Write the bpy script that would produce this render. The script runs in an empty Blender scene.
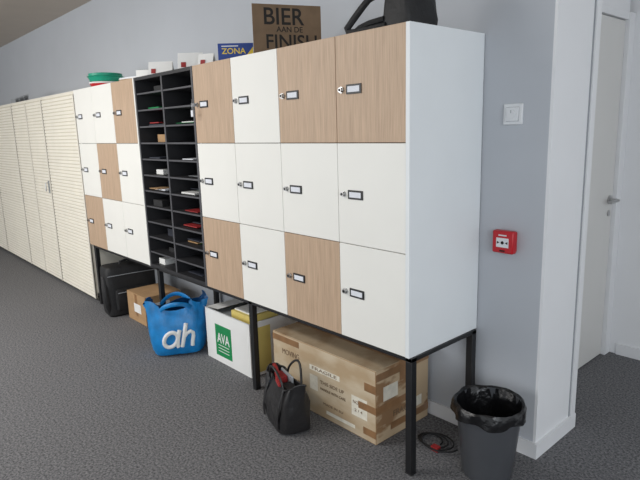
import bpy, bmesh, math, random
from mathutils import Vector, Matrix
random.seed(4)
S=bpy.context.scene
try:
    S.view_settings.view_transform='Standard'
    S.view_settings.look='None'
except Exception: pass

# ---------------------------------------------------------------- materials
def lin(c):
    return tuple(((v/255)/12.92 if v/255<=0.04045 else ((v/255+0.055)/1.055)**2.4) for v in c)
def mat(name,c,rough=.6,metal=0,var=.06,scale=8,bump=0,bscale=60,stretch=(1,1,1),alpha=None,coat=0,detail=3,srgb=True):
    m=bpy.data.materials.new(name); m.use_nodes=True
    nt=m.node_tree; N=nt.nodes; L=nt.links
    b=N['Principled BSDF']
    c=lin(c) if srgb else c
    tc=N.new('ShaderNodeTexCoord'); mp=N.new('ShaderNodeMapping')
    mp.inputs['Scale'].default_value=stretch
    L.new(tc.outputs['Object'],mp.inputs['Vector'])
    no=N.new('ShaderNodeTexNoise'); no.inputs['Scale'].default_value=scale; no.inputs['Detail'].default_value=detail
    L.new(mp.outputs['Vector'],no.inputs['Vector'])
    r=N.new('ShaderNodeValToRGB')
    r.color_ramp.elements[0].position=.3; r.color_ramp.elements[1].position=.7
    r.color_ramp.elements[0].color=(*[v*(1-var) for v in c],1)
    r.color_ramp.elements[1].color=(*[min(1,v*(1+var)) for v in c],1)
    L.new(no.outputs['Fac'],r.inputs['Fac']); L.new(r.outputs['Color'],b.inputs['Base Color'])
    b.inputs['Roughness'].default_value=rough; b.inputs['Metallic'].default_value=metal
    if coat: b.inputs['Coat Weight'].default_value=coat
    if bump:
        n2=N.new('ShaderNodeTexNoise'); n2.inputs['Scale'].default_value=bscale; n2.inputs['Detail'].default_value=4
        L.new(mp.outputs['Vector'],n2.inputs['Vector'])
        bp=N.new('ShaderNodeBump'); bp.inputs['Strength'].default_value=bump; bp.inputs['Distance'].default_value=.01
        L.new(n2.outputs['Fac'],bp.inputs['Height']); L.new(bp.outputs['Normal'],b.inputs['Normal'])
    return m

M_wall=mat('wall_grey',(184,188,194),.9,var=.02,scale=3,bump=.06,bscale=220)
M_wallw=mat('wall_white',(228,229,231),.85,var=.015,scale=3,bump=.05,bscale=220)  # return and corridor walls, lighter tone than the back wall
M_ceil=mat('ceiling_paint',(192,182,171),.95,var=.03,scale=4)
M_trim=mat('trim_white',(228,229,231),.5,var=.01)
M_lamw=mat('laminate_white',(237,236,230),.45,var=.012,scale=5)
M_side=mat('laminate_side_white',(232,236,238),.45,var=.012,scale=5)
M_black=mat('black_steel',(24,24,26),.45,var=.1,scale=20)
M_pig=mat('black_melamine',(38,38,41),.55,var=.12,scale=10)
M_pige=mat('black_melamine_edge',(74,74,78),.5,var=.1,scale=10)
M_chrome=mat('brushed_metal',(190,190,190),.28,metal=1,var=.05,scale=40)
M_lblk=mat('label_black',(22,22,24),.4,var=.05)
M_card=mat('label_card',(225,228,235),.6,var=.03,scale=60)
M_cab=mat('tambour_cream',(234,229,216),.6,var=.03,scale=6)
M_cabf=mat('cabinet_cream',(226,221,208),.6,var=.03,scale=6)
M_cabg=mat('tambour_groove',(204,197,180),.8,var=.05)
M_gap=mat('shadow_gap_dark',(60,56,50),.8,var=.05)
M_door=mat('door_white',(214,213,210),.5,var=.012,scale=3)
M_kraft=mat('cardboard_kraft',(172,138,100),.85,var=.1,scale=9,stretch=(1,1,3))
M_kdark=mat('cardboard_dark',(122,100,78),.85,var=.12,scale=14)
M_tape=mat('parcel_tape',(146,110,76),.3,var=.18,scale=14,coat=.2)
M_white=mat('paper_white',(228,228,226),.7,var=.02,scale=9)
M_blueb=mat('tote_blue',(22,128,196),.38,var=.22,scale=14,bump=.5,bscale=16)
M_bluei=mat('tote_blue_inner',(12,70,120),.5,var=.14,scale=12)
M_blk=mat('black_nylon',(24,24,26),.6,var=.25,scale=30,bump=.3,bscale=60)
M_lea=mat('black_leather',(36,35,36),.40,var=.2,scale=30,bump=.35,bscale=30)
M_red=mat('red_plastic',(186,22,34),.35,var=.05)
M_redc=mat('red_cloth',(150,34,36),.6,var=.1)
M_green=mat('green_print',(0,132,72),.6,var=.04)
M_teal=mat('teal_plastic',(20,150,120),.35,var=.05)
M_yel=mat('yellow_card',(226,198,70),.6,var=.06)
M_pyel=mat('pale_yellow_card',(214,194,112),.6,var=.06)
M_navy=mat('blue_card',(28,62,140),.5,var=.08)
M_bin=mat('bin_grey_plastic',(74,76,80),.3,var=.08,scale=6)
M_bag=mat('bin_liner_black',(20,20,22),.25,var=.2,scale=30,bump=.6,bscale=30)
M_dk=mat('ink_black',(22,17,13),.7,var=.1)
M_ply=mat('plastic_white',(222,224,226),.4,var=.01)
M_grey=mat('plastic_grey',(150,154,158),.4,var=.02)
M_env=mat('manila_envelope',(150,118,80),.7,var=.08)
M_mdk=mat('dark_folder',(44,48,60),.6,var=.1)

def wood():
    m=mat('oak_laminate',(195,168,142),.5,var=.08,scale=3,stretch=(16,16,1.0),detail=8)
    nt=m.node_tree;N=nt.nodes;L=nt.links;b=N['Principled BSDF']
    ramp=[n for n in N if n.type=='VALTORGB'][0]
    n2=N.new('ShaderNodeTexNoise'); n2.inputs['Scale'].default_value=14; n2.inputs['Detail'].default_value=6
    mp2=N.new('ShaderNodeMapping'); mp2.inputs['Scale'].default_value=(18,18,.5)
    tc=[n for n in N if n.type=='TEX_COORD'][0]
    L.new(tc.outputs['Object'],mp2.inputs['Vector']); L.new(mp2.outputs['Vector'],n2.inputs['Vector'])
    r2=N.new('ShaderNodeValToRGB'); r2.color_ramp.elements[0].position=.35; r2.color_ramp.elements[0].color=(.81,.79,.76,1)
    r2.color_ramp.elements[1].position=.6; r2.color_ramp.elements[1].color=(1,1,1,1)
    L.new(n2.outputs['Fac'],r2.inputs['Fac'])
    mx=N.new('ShaderNodeMix'); mx.data_type='RGBA'; mx.blend_type='MULTIPLY'; mx.inputs[0].default_value=1
    L.new(ramp.outputs['Color'],mx.inputs[6]); L.new(r2.outputs['Color'],mx.inputs[7])
    L.new(mx.outputs[2],b.inputs['Base Color'])
    return m
M_wood=wood()
def carpet():
    m=bpy.data.materials.new('carpet_grey'); m.use_nodes=True
    nt=m.node_tree;N=nt.nodes;L=nt.links;b=N['Principled BSDF']
    tc=N.new('ShaderNodeTexCoord')
    a=N.new('ShaderNodeTexNoise'); a.inputs['Scale'].default_value=95; a.inputs['Detail'].default_value=6; a.inputs['Roughness'].default_value=.75
    L.new(tc.outputs['Object'],a.inputs['Vector'])
    r=N.new('ShaderNodeValToRGB'); e=r.color_ramp.elements
    e[0].position=.38; e[0].color=(*lin((61,62,65)),1); e[1].position=.64; e[1].color=(*lin((142,142,145)),1)
    L.new(a.outputs['Fac'],r.inputs['Fac'])
    c=N.new('ShaderNodeTexNoise'); c.inputs['Scale'].default_value=1.2; c.inputs['Detail'].default_value=3
    L.new(tc.outputs['Object'],c.inputs['Vector'])
    r2=N.new('ShaderNodeValToRGB'); r2.color_ramp.elements[0].color=(.9,.89,.88,1); r2.color_ramp.elements[1].color=(1,1,1,1)
    L.new(c.outputs['Fac'],r2.inputs['Fac'])
    mx=N.new('ShaderNodeMix'); mx.data_type='RGBA'; mx.blend_type='MULTIPLY'; mx.inputs[0].default_value=1
    L.new(r.outputs['Color'],mx.inputs[6]); L.new(r2.outputs['Color'],mx.inputs[7]); L.new(mx.outputs[2],b.inputs['Base Color'])
    bp=N.new('ShaderNodeBump'); bp.inputs['Strength'].default_value=.35; bp.inputs['Distance'].default_value=.004
    L.new(a.outputs['Fac'],bp.inputs['Height']); L.new(bp.outputs['Normal'],b.inputs['Normal'])
    b.inputs['Roughness'].default_value=.95
    return m
M_carpet=carpet()
def worn(name,c1,c2,scale=7,p0=.45,p1=.55):
    m=mat(name,c1,.75,var=0,scale=scale,detail=6,stretch=(1,1,2.2))
    r=[n for n in m.node_tree.nodes if n.type=='VALTORGB'][0]
    r.color_ramp.elements[0].position=p0; r.color_ramp.elements[1].position=p1
    r.color_ramp.elements[0].color=(*lin(c1),1); r.color_ramp.elements[1].color=(*lin(c2),1)
    return m
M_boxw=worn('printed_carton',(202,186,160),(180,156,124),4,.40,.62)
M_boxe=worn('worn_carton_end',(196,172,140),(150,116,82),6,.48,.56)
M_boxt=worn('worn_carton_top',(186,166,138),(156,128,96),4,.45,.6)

# ---------------------------------------------------------------- mesh builder
class MB:
    def __init__(s): s.v=[];s.f=[];s.m=[];s.mats=[]
    def mi(s,m):
        if m not in s.mats: s.mats.append(m)
        return s.mats.index(m)
    def add(s,vs,fs,m,M=None):
        o=len(s.v); k=s.mi(m)
        for p in vs:
            p=Vector(p); s.v.append(tuple(M@p if M else p))
        for f in fs: s.f.append([i+o for i in f]); s.m.append(k)
        return s
    def box(s,lo,hi,m,M=None):
        (a,b,c),(d,e,f)=lo,hi
        vs=[(a,b,c),(d,b,c),(d,e,c),(a,e,c),(a,b,f),(d,b,f),(d,e,f),(a,e,f)]
        return s.add(vs,[(0,3,2,1),(4,5,6,7),(0,1,5,4),(1,2,6,5),(2,3,7,6),(3,0,4,7)],m,M)
    def loft(s,rings,m,cap0=True,cap1=True,M=None):
        n=len(rings[0]); vs=[p for r in rings for p in r]; fs=[]
        for j in range(len(rings)-1):
            for i in range(n):
                k=(i+1)%n; fs.append((j*n+i,j*n+k,(j+1)*n+k,(j+1)*n+i))
        if cap0: fs.append(tuple(range(n))[::-1])
        if cap1: fs.append(tuple((len(rings)-1)*n+i for i in range(n)))
        return s.add(vs,fs,m,M)
    def lathe(s,prof,m,n=32,c=(0,0),cap0=True,cap1=True,M=None):
        rings=[[(c[0]+r*math.cos(2*math.pi*i/n),c[1]+r*math.sin(2*math.pi*i/n),z) for i in range(n)] for r,z in prof]
        return s.loft(rings,m,cap0,cap1,M)
    def tube(s,pts,r,m,n=8,M=None,flat=None):
        pts=[Vector(p) for p in pts]; rings=[]
        up=Vector((0,0,1)); prev=None
        for i,p in enumerate(pts):
            t=(pts[min(i+1,len(pts)-1)]-pts[max(i-1,0)]).normalized()
            if prev is None:
                a=t.cross(up)
                if a.length<.1: a=t.cross(Vector((0,1,0)))
                a.normalize()
            else:
                a=(prev-t*prev.dot(t)).normalized()
            prev=a; b=t.cross(a)
            ra,rb=(flat if flat else (r,r))
            rings.append([tuple(p+a*ra*math.cos(2*math.pi*k/n)+b*rb*math.sin(2*math.pi*k/n)) for k in range(n)])
        return s.loft(rings,m,True,True,M)
    def cyl(s,p0,p1,r,m,n=20,M=None): return s.tube([p0,p1],r,m,n,M)
    def build(s,name,parent=None,bevel=0,smooth=True,solid=0,sub=0):
        me=bpy.data.meshes.new(name); me.from_pydata(s.v,[],s.f)
        for m in s.mats: me.materials.append(m)
        for p,k in zip(me.polygons,s.m): p.material_index=k
        bm=bmesh.new(); bm.from_mesh(me); bmesh.ops.recalc_face_normals(bm,faces=bm.faces); bm.to_mesh(me); bm.free()
        ob=bpy.data.objects.new(name,me); S.collection.objects.link(ob)
        if smooth:
            for p in me.polygons: p.use_smooth=True
            me.set_sharp_from_angle(angle=math.radians(35))
        if parent: ob.parent=parent
        if solid:
            md=ob.modifiers.new('sol','SOLIDIFY'); md.thickness=solid
        if sub:
            md=ob.modifiers.new('sub','SUBSURF'); md.levels=sub; md.render_levels=sub
        if bevel:
            md=ob.modifiers.new('bev','BEVEL'); md.width=bevel; md.segments=2; md.limit_method='ANGLE'
        return ob
def empty(name,loc=(0,0,0),rz=0):
    e=bpy.data.objects.new(name,None); e.location=loc; e.rotation_euler=(0,0,rz); e.empty_display_size=.1
    S.collection.objects.link(e); return e
def text(mb,txt,w,h,center,n,m,th=.001,bold=0):
    cu=bpy.data.curves.new('t','FONT'); cu.body=txt; cu.extrude=.001; cu.offset=bold
    o=bpy.data.objects.new('t',cu); S.collection.objects.link(o)
    bpy.context.view_layer.update()
    me=bpy.data.meshes.new_from_object(o.evaluated_get(bpy.context.evaluated_depsgraph_get()))
    xs=[v.co.x for v in me.vertices]; ys=[v.co.y for v in me.vertices]
    n=Vector(n).normalized(); up=Vector((0,0,1)); R=up.cross(n).normalized(); U=n.cross(R)
    c=Vector(center); vs=[]
    for v in me.vertices:
        x=((v.co.x-min(xs))/(max(xs)-min(xs))-.5)*w; y=((v.co.y-min(ys))/(max(ys)-min(ys))-.5)*h
        z=th if v.co.z>0 else 0
        vs.append(c+R*x+U*y+n*z)
    mb.add(vs,[tuple(p.vertices) for p in me.polygons],m)
    bpy.data.objects.remove(o); bpy.data.curves.remove(cu)
def srect(w,d,z,e=4,n=40,fn=None):
    out=[]
    for i in range(n):
        t=2*math.pi*i/n; c,s_=math.cos(t),math.sin(t)
        x=math.copysign(abs(c)**(2/e),c)*w/2; y=math.copysign(abs(s_)**(2/e),s_)*d/2; zz=z
        if fn: x,y,zz=fn(x,y,zz,t)
        out.append((x,y,zz))
    return out

# ---------------------------------------------------------------- room
YW=.492; XR=.302; Y2=.867; ZC=2.67; XL=-9.5
def room(name,lo,hi,m): return MB().box(lo,hi,m).build(name,smooth=False)
room('floor',(XL,-5,-.1),(4,4,0),M_carpet)
room('ceiling',(XL,-5,ZC),(4,4,ZC+.1),M_ceil)
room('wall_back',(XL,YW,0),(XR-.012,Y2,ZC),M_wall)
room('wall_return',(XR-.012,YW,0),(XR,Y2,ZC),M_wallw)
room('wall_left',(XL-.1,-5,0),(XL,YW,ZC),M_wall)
XD=.06
w=MB(); w.box((XD-.2,Y2,0),(XD,.90,ZC),M_wallw); w.box((XD-.2,.90,2.02),(XD,1.86,ZC),M_wallw); w.build('wall_corridor',smooth=False)
room('wall_corridor_end',(XD-.2,1.90,0),(4,2.0,ZC),M_wallw)
room('baseboard_back',(-3.40,YW-.012,0),(XR,YW,.07),M_trim)
room('baseboard_return',(XR,YW-.012,0),(XR+.012,Y2,.07),M_trim)
room('baseboard_corridor',(XD+.06,1.888,0),(4,1.90,.07),M_trim)
t=MB(); t.box((XR,Y2-.05,0.07),(XR+.010,Y2-.008,ZC),M_trim); t.box((XR,Y2-.058,0.07),(XR+.004,Y2-.05,ZC),M_grey); t.build('trim_1',smooth=False)
# door
d=empty('door_1',(XD,.92,0))
MB().box((-.04,.0,.008),(-.002,.90,1.975),M_door).build('leaf',d,bevel=.002)
f=MB(); f.box((-.05,-.02,0),(.012,-.003,2.02),M_trim); f.box((-.05,.905,0),(.02,.98,2.02),M_trim); f.box((-.05,-.02,1.98),(.012,.98,2.02),M_trim)
f.box((-.045,.8995,0),(-.01,.9055,1.98),M_gap)
f.build('frame',d,bevel=.002)
h=MB(); h.cyl((-.002,.85,.98),(.006,.85,.98),.026,M_chrome); h.tube([(.006,.85,.98),(.045,.85,.98),(.052,.84,.98),(.052,.73,.98)],.009,M_chrome,12)
h.cyl((-.002,.85,.90),(.004,.85,.90),.018,M_chrome); h.build('handle',d)

# ---------------------------------------------------------------- lockers
W=.386; ZB=.522; RH=.426; DP=.486
def lockers(name,x0,cols,pattern,side_mat):
    e=empty(name,(x0,0,ZB)); n=cols; Hh=3*RH
    b=MB()
    b.box((0.001,.019,0),(.018,DP,Hh),side_mat); b.box((n*W-.018,.0,0),(n*W,DP,Hh),side_mat)
    b.box((.018,.019,0),(n*W-.018,DP,.018),M_lamw); b.box((.018,.019,Hh-.018),(n*W-.018,DP,Hh),M_lamw)
    b.box((.018,DP-.01,.018),(n*W-.018,DP,Hh-.018),M_lamw)
    for i in range(1,n): b.box((i*W-.009,.02,.018),(i*W+.009,DP-.01,Hh-.018),M_gap)
    for j in (1,2): b.box((.018,.021,j*RH-.009),(n*W-.018,DP-.01,j*RH+.009),M_gap)
    b.build('carcass',e,smooth=False)
    for c in range(n):
        for r in range(3):
            wd=pattern[r][c]=='w'
            x1=c*W+.0015; x2=(c+1)*W-.0015
            if c==n-1: x2=n*W-(.0025 if n==4 else .0185)
            z2=Hh-r*RH-.0015; z1=z2-RH+.003
            if r==0: z2=Hh
            y0_=-.0006 if n==4 and c==n-1 else 0
            if n==4 and c==n-1:
                mb_=MB().box((x1,-.016,z1),(x2,-.0002,z2),M_wood if wd else M_lamw); dy=.016
            else:
                mb_=MB().box((x1,-.016 if n==4 else 0,z1),(x2,.0 if n==4 else .018,z2),M_wood if wd else M_lamw); dy=.016 if n==4 else 0
            # doors are kept in one common plane: shift overlay doors back to y=0
            mb_.v=[(x,y+dy,z) for x,y,z in mb_.v] if not (n==4 and c==n-1) else [(min(x,n*W-.0185),y+dy,z) for x,y,z in mb_.v]
            mb_.build('locker_door',e,bevel=.0012)
            zc=Hh-(r+.5)*RH; xc=c*W+.104
            l=MB()
            l.box((xc-.042,-.004,zc-.019),(xc+.042,0,zc+.019),M_lblk)
            l.box((xc-.033,-.0052,zc-.0115),(xc+.033,-.004,zc+.0115),M_card)
            l.build('label_holder',e,bevel=.001)
            k=MB(); xk=c*W+.034
            k.cyl((xk,0,zc),(xk,-.005,zc),.013,M_chrome,24); k.cyl((xk,-.005,zc),(xk,-.014,zc),.0095,M_chrome,24)
            k.cyl((xk,-.014,zc),(xk,-.0155,zc),.006,M_lblk,16)
            k.build('cam_lock',e)
            if n==4 and (c,r)==(0,0):
                g=MB(); g.box((xk-.001,-.040,zc-.010),(xk+.001,-.015,zc+.010),M_chrome)
                g.tube([(xk,-.036,zc+.002),(xk+.006,-.038,zc+.03),(xk,-.036,zc+.002)],.0015,M_chrome,6)
                g.tube([(xk,-.036,zc),(xk+.003,-.038,zc-.015),(xk,-.036,zc-.03)],.0015,M_chrome,6)
                g.box((xk-.010,-.040,zc-.065),(xk+.010,-.036,zc-.03),M_card); g.build('key',e)
    return e
lockers('locker_cabinet',-4*W,4,['wlww','llll','wlwl'],M_side)
lockers('locker_cabinet',-9*W,3,['llw','lwl','wll'],M_lamw)

# pigeonhole unit
e=empty('pigeonhole_shelf',(-6*W,0,ZB)); Hh=3*RH; n=12
b=MB()
b.box((.001,0,0),(.020,DP,Hh),M_pig); b.box((2*W-.020,0,0),(2*W-.001,DP,Hh),M_pig); b.box((W-.009,.003,.02),(W+.009,DP-.01,Hh-.02),M_pig)
b.box((.02,0,0),(2*W-.02,DP,.02),M_pig); b.box((.02,0,Hh-.02),(2*W-.02,DP,Hh),M_pig); b.box((.02,DP-.01,.02),(2*W-.02,DP,Hh-.02),M_pig)
for s0 in (.001,2*W-.020,): b.box((s0,-.001,0),(s0+.019,0,Hh),M_pige)
b.box((W-.009,.002,.02),(W+.009,.003,Hh-.02),M_pige)
for i in range(1,n):
    z=i*Hh/n
    for xa,xb in ((.02,W-.009),(W+.009,2*W-.02)):
        b.box((xa,.006,z-.005),(xb,DP-.01,z+.005),M_pig); b.box((xa,.004,z-.005),(xb,.006,z+.005),M_pige)
b.build('carcass',e,smooth=False)
mm=MB()
cols=[M_white,M_mdk,M_card,M_mdk,M_env,M_kraft,M_grey,M_white,M_green,M_redc,M_mdk,M_yel]
for i in range(n):
    for c in range(2):
        z=i*Hh/n+(.0055 if i else .0205)
        rr=random.random()
        if rr<.22: continue
        if rr<.42:
            x=.05+c*W+random.random()*.1; hh=random.uniform(.03,.055)
            mm.box((x,.03+random.random()*.08,z),(x+random.uniform(.08,.15),.28,z+hh),random.choice([M_mdk,M_env,M_blk,M_white,M_kraft]))
            continue
        x=.04+c*W+random.random()*.05; k=random.choice([1,2,3,4])
        for j in range(k):
            hh=random.uniform(.002,.009); ww=random.uniform(.12,.23); y0=random.uniform(.02,.16); xx=x+random.uniform(-.012,.03)
            mm.box((xx,y0,z),(xx+ww,y0+.28,z+hh),random.choice(cols)); z+=hh+.0005
mm.build('mail_pile',e,smooth=False)

# steel stand
e=empty('locker_stand',(0,0,0)); b=MB(); q=.016
legs=[-.006,-1.108,-2.216,-3.395]; RL=.018
for x in legs:
    for y in (.022,.455): b.box((x-q,y-q,0.004),(x+q,y+q,ZB-RL),M_black)
    for y in (.022,.455): b.box((x-q-.002,y-q-.002,0),(x+q+.002,y+q+.002,.004),M_black)
    b.box((x-q,.006,ZB-RL),(x+q,.471,ZB-.001),M_black)
for y in (.022,.455): b.box((-3.411,y-q,ZB-RL),(.010,y+q,ZB-.0012),M_black)
b.build('frame',e,bevel=.0015)

# tambour cabinets
xs=[-3.478,-4.36,-5.42,-6.45,-7.48,-8.5]
for i in range(5):
    x2,x1=xs[i]-.004,xs[i+1]+.004; w=x2-x1
    e=empty('storage_cabinet',(x1,0,0)); b=MB()
    b.box((0,.02,.05),(.02,DP,1.8),M_cabf); b.box((w-.02,.02,.05),(w,DP,1.8),M_cabf)
    b.box((0,.012,1.775),(w,DP,1.8),M_cabf); b.box((.0,.02,.05),(w,DP,.075),M_cabf); b.box((.02,DP-.01,.07),(w-.02,DP,1.78),M_cabf)
    b.box((.01,.03,0),(w-.01,DP,.05),M_gap)
    b.build('carcass',e,smooth=False)
    half=[(0.002,w/2-.002),(w/2+.002,w-.002)] if i==1 else [(.002,w-.002)]
    for a,c in half:
        t=MB(); z=.03; t.box((a,.004,.03),(c,.018,1.775),M_cabg)
        while z<1.745:
            t.loft([[(X,.005,z),(X,.0005,z+.001),(X,-.0005,z+.005),(X,.0005,z+.021),(X,.005,z+.025)] for X in (a,c)],M_cab)
            z+=.0300
        t.build('slatted_door',e,smooth=False)
        t=MB()
        t.box((c-.020,-.003,.03),(c,.002,1.775),M_cabf); t.box((c,.004,.03),(c+.002,.010,1.775),M_gap); t.build('door_edge_strip',e,smooth=False)
    if i==1:
        t=MB(); t.box((w-.075,-.006,.90),(w-.045,0,1.02),M_grey); t.tube([(w-.06,-.004,1.0),(w-.06,-.03,1.0),(w-.06,-.032,.92)],.006,M_chrome,8); t.build('handle',e,bevel=.002)

# ---------------------------------------------------------------- wall devices
e=empty('fire_alarm_call_point',(.135,YW+.002,.945)); b=MB()
b.box((-.048,-.045,-.048),(.048,-.012,.048),M_red); b.box((-.044,-.012,-.044),(.044,0,.044),M_red); b.build('housing',e,bevel=.006)
b=MB(); b.box((-.028,-.0465,-.022),(.028,-.045,.018),M_ply); b.cyl((0,-.0465,-.002),(0,-.0475,-.002),.007,M_dk,16)
for s_ in (-1,1): b.add([(s_*.024,-.0475,-.002-.006),(s_*.024,-.0475,-.002+.006),(s_*.012,-.0475,-.002)],[(0,1,2)],M_dk)
b.box((-.018,-.047,.027),(.018,-.045,.032),M_ply); b.box((-.012,-.047,-.040),(.012,-.045,-.034),M_dk); b.build('press_panel',e)
e=empty('thermostat',(.140,YW+.002,1.470)); b=MB()
b.box((-.042,-.012,-.042),(.042,0,.042),M_ply); b.build('cover_plate',e,bevel=.004)
b=MB(); b.box((-.027,-.020,-.027),(.027,-.010,.027),M_ply); b.cyl((0,-.020,0),(0,-.026,0),.018,M_ply,32); b.box((-.0015,-.027,.004),(.0015,-.026,.016),M_grey)
b.box((-.0285,-.0125,-.0285),(.0285,-.012,.0285),M_grey); b.build('dial',e,bevel=.0015)

# ---------------------------------------------------------------- things on top
TOP=1.8003
e=empty('cardboard_sign',(-.99,.03,TOP),math.radians(66.7)); b=MB()
b.box((0,-.004,0),(.350,0,.235),M_kdark); b.build('board',e,bevel=.001)
b=MB(); text(b,'BIER',.205,.078,(.160,-.004,.180),(0,-1,0),M_dk,bold=.012); text(b,'AAN DE',.135,.026,(.185,-.004,.120),(0,-1,0),M_dk,bold=.012)
text(b,'FINISH',.26,.068,(.195,-.004,.062),(0,-1,0),M_dk,bold=.012); b.build('lettering',e,smooth=False)
b=MB(); b.add([(.03,.0,0),(.33,0,0),(.18,.12,0),(.03,.003,0),(.33,.003,0),(.18,.10,0.0),(.18,0.0005,.16)],[(0,2,6),(1,6,2)],M_kdark); b.build('easel_back',e,smooth=False,solid=.002)

# black bag lying on top with carry handle
e=empty('shoulder_bag',(-.24,.18,TOP)); b=MB()
def fn(x,y,z,t): return x+.004*math.sin(5*t+20*z),y+.004*math.sin(4*t+13*z),z
rg=[srect(.14+a,.20+a*.6,z,4,40,fn) for a,z in ((-.02,0.002),(.01,.012),(.02,.04),(0,.10),(-.02,.16),(-.06,.19))]
Mx=Matrix.Translation((.10,.0,0)); b.loft(rg,M_blk,M=Mx); b.build('body',e)
b=MB(); b.tube([(.06,-.10,.02),(-.03,-.11,.016),(-.09,-.11,.014),(-.135,-.11,.018),(-.145,-.11,.034),(-.12,-.10,.065),(-.08,-.09,.105),(-.05,-.08,.135),(-.02,-.06,.15),(.04,-.05,.14)],.01,M_blk,10,flat=(.014,.014))
b.tube([(.05,-.10,.045),(-.02,-.11,.038),(-.07,-.11,.028),(-.09,-.11,.018)],.006,M_blk,8,flat=(.014,.012)); b.build('strap',e)

e=empty('blue_leaflet_box',(-1.36,.06,TOP),math.radians(50)); b=MB()
b.box((0,0,0),(.19,.02,.10),M_navy); b.build('box',e,bevel=.001)
b=MB(); text(b,'ZONA',.13,.030,(.085,0,.060),(0,-1,0),M_yel,bold=.012); b.box((.02,-.001,.083),(.11,0,.088),M_white)
b.add([(.19,-.001,.02),(.19,-.001,.08),(.14,-.001,.02)],[(0,1,2)],M_yel); b.build('print',e,smooth=False)
for (x,y,rz,ww,hh) in ((-1.80,.05,48,.15,.105),(-1.66,.10,30,.10,.085),(-2.20,.05,45,.16,.095)):
    e=empty('greeting_card',(x,y,TOP),math.radians(rz)); b=MB()
    b.add([(0,0,0),(ww,0,0),(ww,.03,hh),(0,.03,hh),(ww,.07,0),(0,.07,0)],[(0,1,2,3),(3,2,4,5)],M_white); b.build('folded_card',e,smooth=False,solid=.001)
    b=MB(); b.add([(.02,.0045,.02),(.05,.0045,.02),(.05,.0125,.05),(.02,.0125,.05)],[(0,1,2,3)],M_redc); b.build('print',e,smooth=False)
e=empty('paper_carton',(-2.40,.06,TOP),math.radians(35)); b=MB(); b.box((0,0,0),(.16,.1,.06),M_white); b.box((.01,.01,.06),(.15,.09,.064),M_grey); b.build('carton',e,bevel=.002)
e=empty('paper_stack',(-2.72,.07,TOP),math.radians(12)); b=MB()
for k in range(6): b.box((.004*(k%3),.003*(k%2),k*.006),(.20+.005*(k%2),.28,k*.006+.005),[M_white,M_grey,M_white,M_env,M_white,M_card][k])
b.build('sheets',e,smooth=False)
e=empty('stacked_bowls',(-3.20,.17,TOP)); b=MB()
b.lathe([(.095,0),(.115,.015),(.122,.03),(.124,.034)],M_red,32,cap1=False)
b.lathe([(.08,.028),(.125,.034),(.13,.044),(.126,.046),(.08,.04)],M_white,32,cap1=False)
b.lathe([(.09,.045),(.118,.050),(.133,.085),(.14,.087),(.137,.091),(.118,.06),(.02,.054)],M_teal,32)
b.lathe([(.11,.085),(.125,.088),(.128,.110),(.120,.112),(.02,.10)],M_teal,32); b.build('bowls',e)
e=empty('desk_organizer',(-5.72,.08,TOP)); b=MB(); b.box((0,0,0),(.18,.14,.006),M_grey); 
for k in range(4): b.box((0,.0+k*.045,.006),(.18,.004+k*.045,.06+.015*k),M_grey)
b.build('tray',e,bevel=.001)

# ---------------------------------------------------------------- floor objects
e=empty('cardboard_box',(-1.0,.072,0)); L_,D_,H_=.755,.385,.365
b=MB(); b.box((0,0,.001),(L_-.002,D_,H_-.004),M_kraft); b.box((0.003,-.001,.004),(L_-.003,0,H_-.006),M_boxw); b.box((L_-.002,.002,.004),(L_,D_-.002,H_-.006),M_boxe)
b.box((0,0,H_-.004),(L_,D_/2-.0015,H_),M_boxt); b.box((0,D_/2+.0015,H_-.004),(L_,D_,H_),M_boxt); b.build('carton',e,bevel=.002)
b=MB()
b.box((-.001,D_/2-.028,H_),(L_+.002,D_/2+.028,H_+.0012),M_tape)
b.box((L_,D_/2-.028,H_-.10),(L_+.0015,D_/2+.028,H_+.001),M_tape)
b.box((L_,.0,H_-.055),(L_+.0018,D_,H_-.02),M_tape); b.box((L_,.0,.15),(L_+.0014,D_*.7,.185),M_tape)
b.box((L_,.10,.04),(L_+.0012,D_,.075),M_tape)
b.box((L_-.08,-.0025,.03),(L_+.0012,-.001,.065),M_tape); b.box((L_-.11,-.0025,.15),(L_+.0012,-.001,.185),M_tape); b.box((L_-.07,-.0025,.25),(L_+.0012,-.001,.29),M_tape)
b.box((-.001,-.0024,H_-.045),(.22,-.001,H_-.012),M_tape)
b.build('tape',e,smooth=False)
b=MB()
Mw=mat('faded_print_white',(226,220,204),.7,var=.10,scale=30)
b.box((.60,-.0016,.10),(.70,-.0012,.20),Mw)
b.box((.30,-.0014,.235),(.52,-.001,.262),Mw); b.box((.30,-.0014,.130),(.36,-.001,.21),Mw)
b.box((.06,-.0014,.06),(.20,-.001,.085),Mw); b.box((.42,-.0014,.03),(.62,-.001,.048),Mw)
for (tx,x,z,ww,hh) in (('FRAGILE',.32,.249,.18,.016),('THIS SIDE UP',.38,.19,.17,.018),('HANDLE WITH CARE',.38,.155,.18,.014),('MOVING',.08,.27,.14,.03),('NO. 12',.61,.17,.07,.016),('KEEP DRY',.10,.13,.14,.02),('2 / 4',.62,.13,.05,.014),('MADE IN EU',.40,.08,.14,.012)):
    text(b,tx,ww,hh,(x+ww/2,-.0016,z),(0,-1,0),M_kdark)
b.box((L_,.05,.20),(L_+.0016,.15,.27),Mw); b.box((L_,.24,.09),(L_+.0016,.33,.14),Mw)
text(b,'FRAGILE',.16,.03,(L_+.0002,.20,.115),(1,0,0),M_kdark)
b.build('printing',e,smooth=False)

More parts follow.
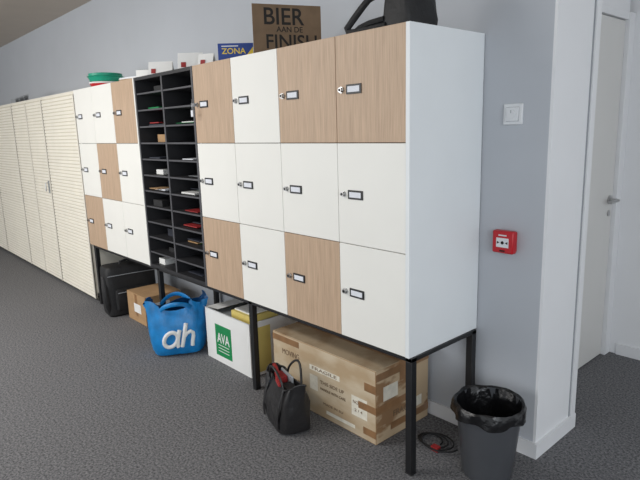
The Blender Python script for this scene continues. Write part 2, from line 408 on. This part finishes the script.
# white open carton with green label
e=empty('white_carton',(-1.725,.075,0)); L_,D_,H_=.49,.37,.335; b=MB(); k=.006
b.box((0,0,.001),(L_,D_,k),M_white); b.box((0,0,k),(L_,k,H_),M_white); b.box((0,D_-k,k),(L_,D_,H_),M_white); b.box((0,k,k),(k,D_-k,H_),M_white); b.box((L_-k,k,k),(L_,D_-k,H_),M_white)
b.add([(0,0,H_),(L_,0,H_),(L_,-.015,H_+.012),(0,-.015,H_+.012)],[(0,1,2,3)],M_white)
b.add([(0,D_,H_),(L_,D_,H_),(L_,D_-.12,H_+.05),(0,D_-.12,H_+.05)],[(0,1,2,3)],M_white)
b.add([(0,0.01,H_),(0,D_-.01,H_),(.14,D_-.01,H_+.012),(.14,.01,H_+.012)],[(0,1,2,3)],M_white)
b.build('carton',e,smooth=False)
b=MB(); b.box((.02,.02,k+.001),(.47,.34,.27),M_kraft); b.box((.05,.03,.27),(.24,.30,.315),M_grey)
b.box((.26,.03,.27),(.46,.24,.365),M_pyel); b.box((.27,.05,.365),(.44,.22,.375),M_white); b.build('contents',e,bevel=.003)
b=MB(); b.box((.11,-.0012,.045),(.29,0,.25),M_green); text(b,'AVA',.14,.065,(.20,-.0014,.165),(0,-1,0),M_white,bold=.012)
for j in range(3): b.box((.14,-.002,.115-j*.02),(.26,-.0012,.119-j*.02),M_white)
b.box((L_,.04,.02),(L_+.001,.15,.30),M_pyel); b.build('label_print',e,smooth=False)

# small brown carton
e=empty('small_cardboard_box',(-2.86,.03,0),0); L_,D_,H_=.32,.30,.225; b=MB()
b.box((0,0,.001),(L_,D_,H_),M_kraft); b.box((.0,-.0005,H_-.002),(L_/2-.002,D_,H_+.004),M_kraft)
b.box((L_/2+.002,-.0005,H_-.002),(L_,D_,H_+.004),M_kraft); b.build('carton',e,bevel=.002)
b=MB(); b.box((L_,.06,.09),(L_+.001,.20,.17),M_white); b.box((.12,-.0015,.08),(.24,0,.15),M_white); b.box((L_/2-.02,-.001,.05),(L_/2+.02,.0,H_),M_tape); b.box((L_+.001,.08,.12),(L_+.0015,.17,.13),M_dk); b.build('shipping_label',e,smooth=False)

# boxy black equipment bag
e=empty('equipment_bag',(-3.03,.12,0),math.radians(84)); b=MB()
def fn(x,y,z,t): return x+.003*math.sin(3*t+12*z),y+.003*math.sin(4*t+17*z),z
prof=[(.37,.19,.001),(.395,.215,.015),(.40,.22,.10),(.40,.22,.22),(.40,.215,.34),(.395,.205,.385),(.375,.185,.402),(.34,.15,.406)]
b.loft([srect(w_,d_,z,7,56,fn) for w_,d_,z in prof],M_blk); b.build('body',e)
b=MB(); b.loft([srect(w_,d_,z,5,32) for w_,d_,z in ((.24,.05,.05),(.28,.06,.06),(.29,.065,.16),(.28,.06,.22),(.24,.03,.23))],M_blk,M=Matrix.Translation((0,-.108,0)))
b.tube([(-.13,-.141,.2),(0,-.143,.205),(.13,-.141,.2)],.003,M_grey,6); b.tube([(-.19,-.112,.34),(0,-.114,.342),(.19,-.112,.34)],.003,M_grey,6); b.build('front_pocket',e)
b=MB(); b.tube([(-.06,0,.400),(-.055,0,.425),(0,0,.434),(.055,0,.425),(.06,0,.400)],.009,M_blk,8); b.tube([(-.20,-.03,.33),(-.215,-.09,.24),(-.205,-.10,.10),(-.18,-.08,.03)],.01,M_blk,8,flat=(.018,.006)); b.build('straps',e)

# blue shopping tote
e=empty('shopping_bag',(-1.945,-.015,0),math.radians(62)); b=MB()
def fn(x,y,z,t):
    a=z/.36
    k=.014*math.sin(5*t+9*z)+.010*math.sin(11*t-23*z)*a+.006*math.sin(17*t+41*z)
    if y<0: k*=.35+.65*max(0,(a-.75)/.25)
    r=math.hypot(x,y)+1e-6
    zz=z+(.028*math.cos(2*t)+.020*math.sin(5*t+1)+.008*math.sin(9*t))*a*a
    return x+x/r*k,y+y/r*k*.8,zz
prof=[(.27,.16,.002),(.32,.20,.012),(.35,.24,.06),(.365,.245,.10),(.37,.245,.13),(.372,.24,.165),(.375,.232,.2),(.375,.218,.235),(.37,.20,.27),(.38,.17,.31),(.39,.14,.350)]
b.loft([srect(w_,d_,z,3,72,fn) for w_,d_,z in prof],M_blueb,cap1=False)
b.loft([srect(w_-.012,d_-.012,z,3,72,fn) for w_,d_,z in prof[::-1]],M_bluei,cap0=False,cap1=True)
b.build('bag_body',e)
b=MB()
for yy,lean in ((-.070,-.07),(.06,.05)):
    pts=[(-.10+.20*i/12, yy+lean*math.sin(math.pi*i/12), .31+.055*math.sin(math.pi*i/12)**.7) for i in range(13)]
    b.tube(pts,.01,M_blueb,8,flat=(.004,.014))
b.build('handles',e)
def frontY(x,z):
    for (w1,d1,z1),(w2,d2,z2) in zip(prof,prof[1:]):
        if z1<=z<=z2:
            t=(z-z1)/(z2-z1); w_=w1+(w2-w1)*t; d_=d1+(d2-d1)*t
            q_=max(0,1-abs(2*x/w_)**3); return -(d_/2)*q_**(1/3)
    return -.12
lg=MB()
def stroke(p,r=.013):
    pts=[]
    for x,z in p:
        X=x+.22*(z-.13); pts.append((X,frontY(X,z)-.005,z))
    lg.tube(pts,r,M_white,8,flat=(r,r) )
stroke([(-.045+.042*math.cos(t_),.125+.048*math.sin(t_)) for t_ in [2*math.pi*i/24 for i in range(25)]])
stroke([(.0,.185),(.0,.16),(.0,.12),(.004,.085),(.012,.072)])
stroke([(.035,.225),(.035,.18),(.035,.13),(.035,.072)])
stroke([(.035,.135),(.05,.16),(.072,.170),(.090,.158),(.096,.135),(.096,.10),(.100,.072)])
lg.build('logo',e)

# black tool handbag
e=empty('handbag',(-.70,-.085,0),math.radians(-14.6)); b=MB()
def fn(x,y,z,t):
    a=z/.235
    k=.005*math.sin(4*t+25*z)+.005*math.sin(7*t-30*z)*a
    return x*(1-.0*a)+k*math.cos(t),y+k*math.sin(t)*1.3,z+(.030*abs(math.cos(t))**3-.012+.004*math.sin(6*t))*a**3
prof=[(.25,.145,.002),(.272,.165,.012),(.282,.172,.05),(.285,.165,.10),(.287,.145,.15),(.292,.115,.20),(.298,.09,.235)]
b.loft([srect(w_,d_,z,4.5,60,fn) for w_,d_,z in prof],M_lea,cap1=False); b.loft([srect(w_-.01,d_-.01,z,4.5,60,fn) for w_,d_,z in prof[::-1]],M_lea,cap0=False)
b.build('bag_body',e)
b=MB(); ring=srect(.300,.092,.237,4.5,60,fn); b.tube(ring+[ring[0]],.004,M_lea,8)
for s_ in (-1,1): b.tube([(s_*.085,-.052,.225),(s_*.085,-.078,.15),(s_*.085,-.0905,.08),(s_*.085,-.088,.03)],.01,M_lea,8,flat=(.011,.004))
b.tube([(-.145,.0,.255),(-.09,-.012,.258),(-.03,-.030,.262),(.02,-.052,.245),(.07,-.060,.238)],.006,M_redc,8,flat=(.010,.005))
b.build('trim',e)
b=MB()
for yy,ln in ((-.050,-.015),(.045,.025)):
    pts=[(-.085+.17*i/14, yy+ln*math.sin(math.pi*i/14), .215+.095*math.sin(math.pi*i/14)**.6) for i in range(15)]
    b.tube(pts,.006,M_lea,8)
b.build('handles',e)
b=MB(); b.box((-.10,-.02,.05),(-.02,.02,.235),M_redc); b.box((.0,-.03,.05),(.10,.025,.215),M_blk); b.box((-.11,.022,.05),(.03,.032,.245),M_grey); b.build('contents',e,bevel=.004)

# waste bin
e=empty('waste_bin',(.210,.258,0)); b=MB()
b.lathe([(.098,.002),(.102,.01),(.133,.315),(.136,.318),(.130,.318),(.099,.012)],M_bin,48); b.build('bin_body',e)
def wr(r,z,a,ph):
    return [((r+a*math.sin(7*t+ph)+a*.6*math.sin(13*t+2*ph))*math.cos(t),(r+a*math.sin(7*t+ph)+a*.6*math.sin(13*t+2*ph))*math.sin(t),z+a*1.2*math.sin(5*t+ph*1.7)) for t in [2*math.pi*i/72 for i in range(72)]]
b=MB(); b.loft([wr(.03,.05,.004,3),wr(.08,.055,.004,2),wr(.105,.16,.005,1),wr(.120,.27,.003,.5),wr(.129,.318,.001,.2),wr(.139,.326,.0025,.2),wr(.146,.316,.003,.6),wr(.147,.295,.004,1.0),wr(.148,.272,.006,1.6)],M_bag,cap0=True,cap1=False); b.build('bin_liner',e)

# power cord on the floor
e=empty('power_cord',(-.10,.28,0)); b=MB(); pts=[]
for i in range(60):
    a=i*.32; pts.append((.06*math.cos(a)*(1+i*.008)+.001*i,.045*math.sin(a)*(1+.01*i),.006+.0005*i*.3))
b.tube(pts,.004,M_blk,6); b.box((.05,-.06,.001),(.085,-.035,.022),M_redc); b.build('cable',e)

# ---------------------------------------------------------------- lighting
wd=bpy.data.worlds.new('World'); S.world=wd; wd.use_nodes=True
bg=wd.node_tree.nodes['Background']; bg.inputs[0].default_value=(.90,.95,1,1); bg.inputs[1].default_value=.98
def area(name,loc,tgt,size,power,col,sy=None):
    l=bpy.data.lights.new(name,'AREA'); l.shape='RECTANGLE'; l.size=size; l.size_y=sy or size; l.energy=power; l.color=col
    o=bpy.data.objects.new(name,l); o.location=loc; o.rotation_euler=(Vector(tgt)-Vector(loc)).to_track_quat('-Z','Y').to_euler(); S.collection.objects.link(o)
area('window_daylight',(3.4,-2.2,1.9),(0,0,1),2.2,60,(.88,.94,1))
area('area_overhead',(-2.5,-2.0,2.6),(-2.5,-1.6,0),2.4,58,(1,.98,.95),.5)  # added area light under the ceiling, no lamp fixture there
area('window_daylight_far',(-4.5,-4.8,1.6),(-4.5,0,1.2),4,85,(1,.98,.95),1.8)

# ---------------------------------------------------------------- camera
yaw,pit,rol=2.4117,-.1979,.0292
f=Vector((math.cos(yaw)*math.cos(pit),math.sin(yaw)*math.cos(pit),math.sin(pit)))
r=Vector((math.sin(yaw),-math.cos(yaw),0)); dn=f.cross(r)
r2=r*math.cos(rol)+dn*math.sin(rol); d2=-r*math.sin(rol)+dn*math.cos(rol)
cam=bpy.data.cameras.new('camera'); co=bpy.data.objects.new('camera',cam); S.collection.objects.link(co)
M=Matrix((( r2.x,-d2.x,-f.x,1.3148),(r2.y,-d2.y,-f.y,-1.6343),(r2.z,-d2.z,-f.z,1.4326),(0,0,0,1)))
co.matrix_world=M; cam.sensor_width=36; cam.lens=552.04/640*36; cam.clip_start=.05
S.camera=co
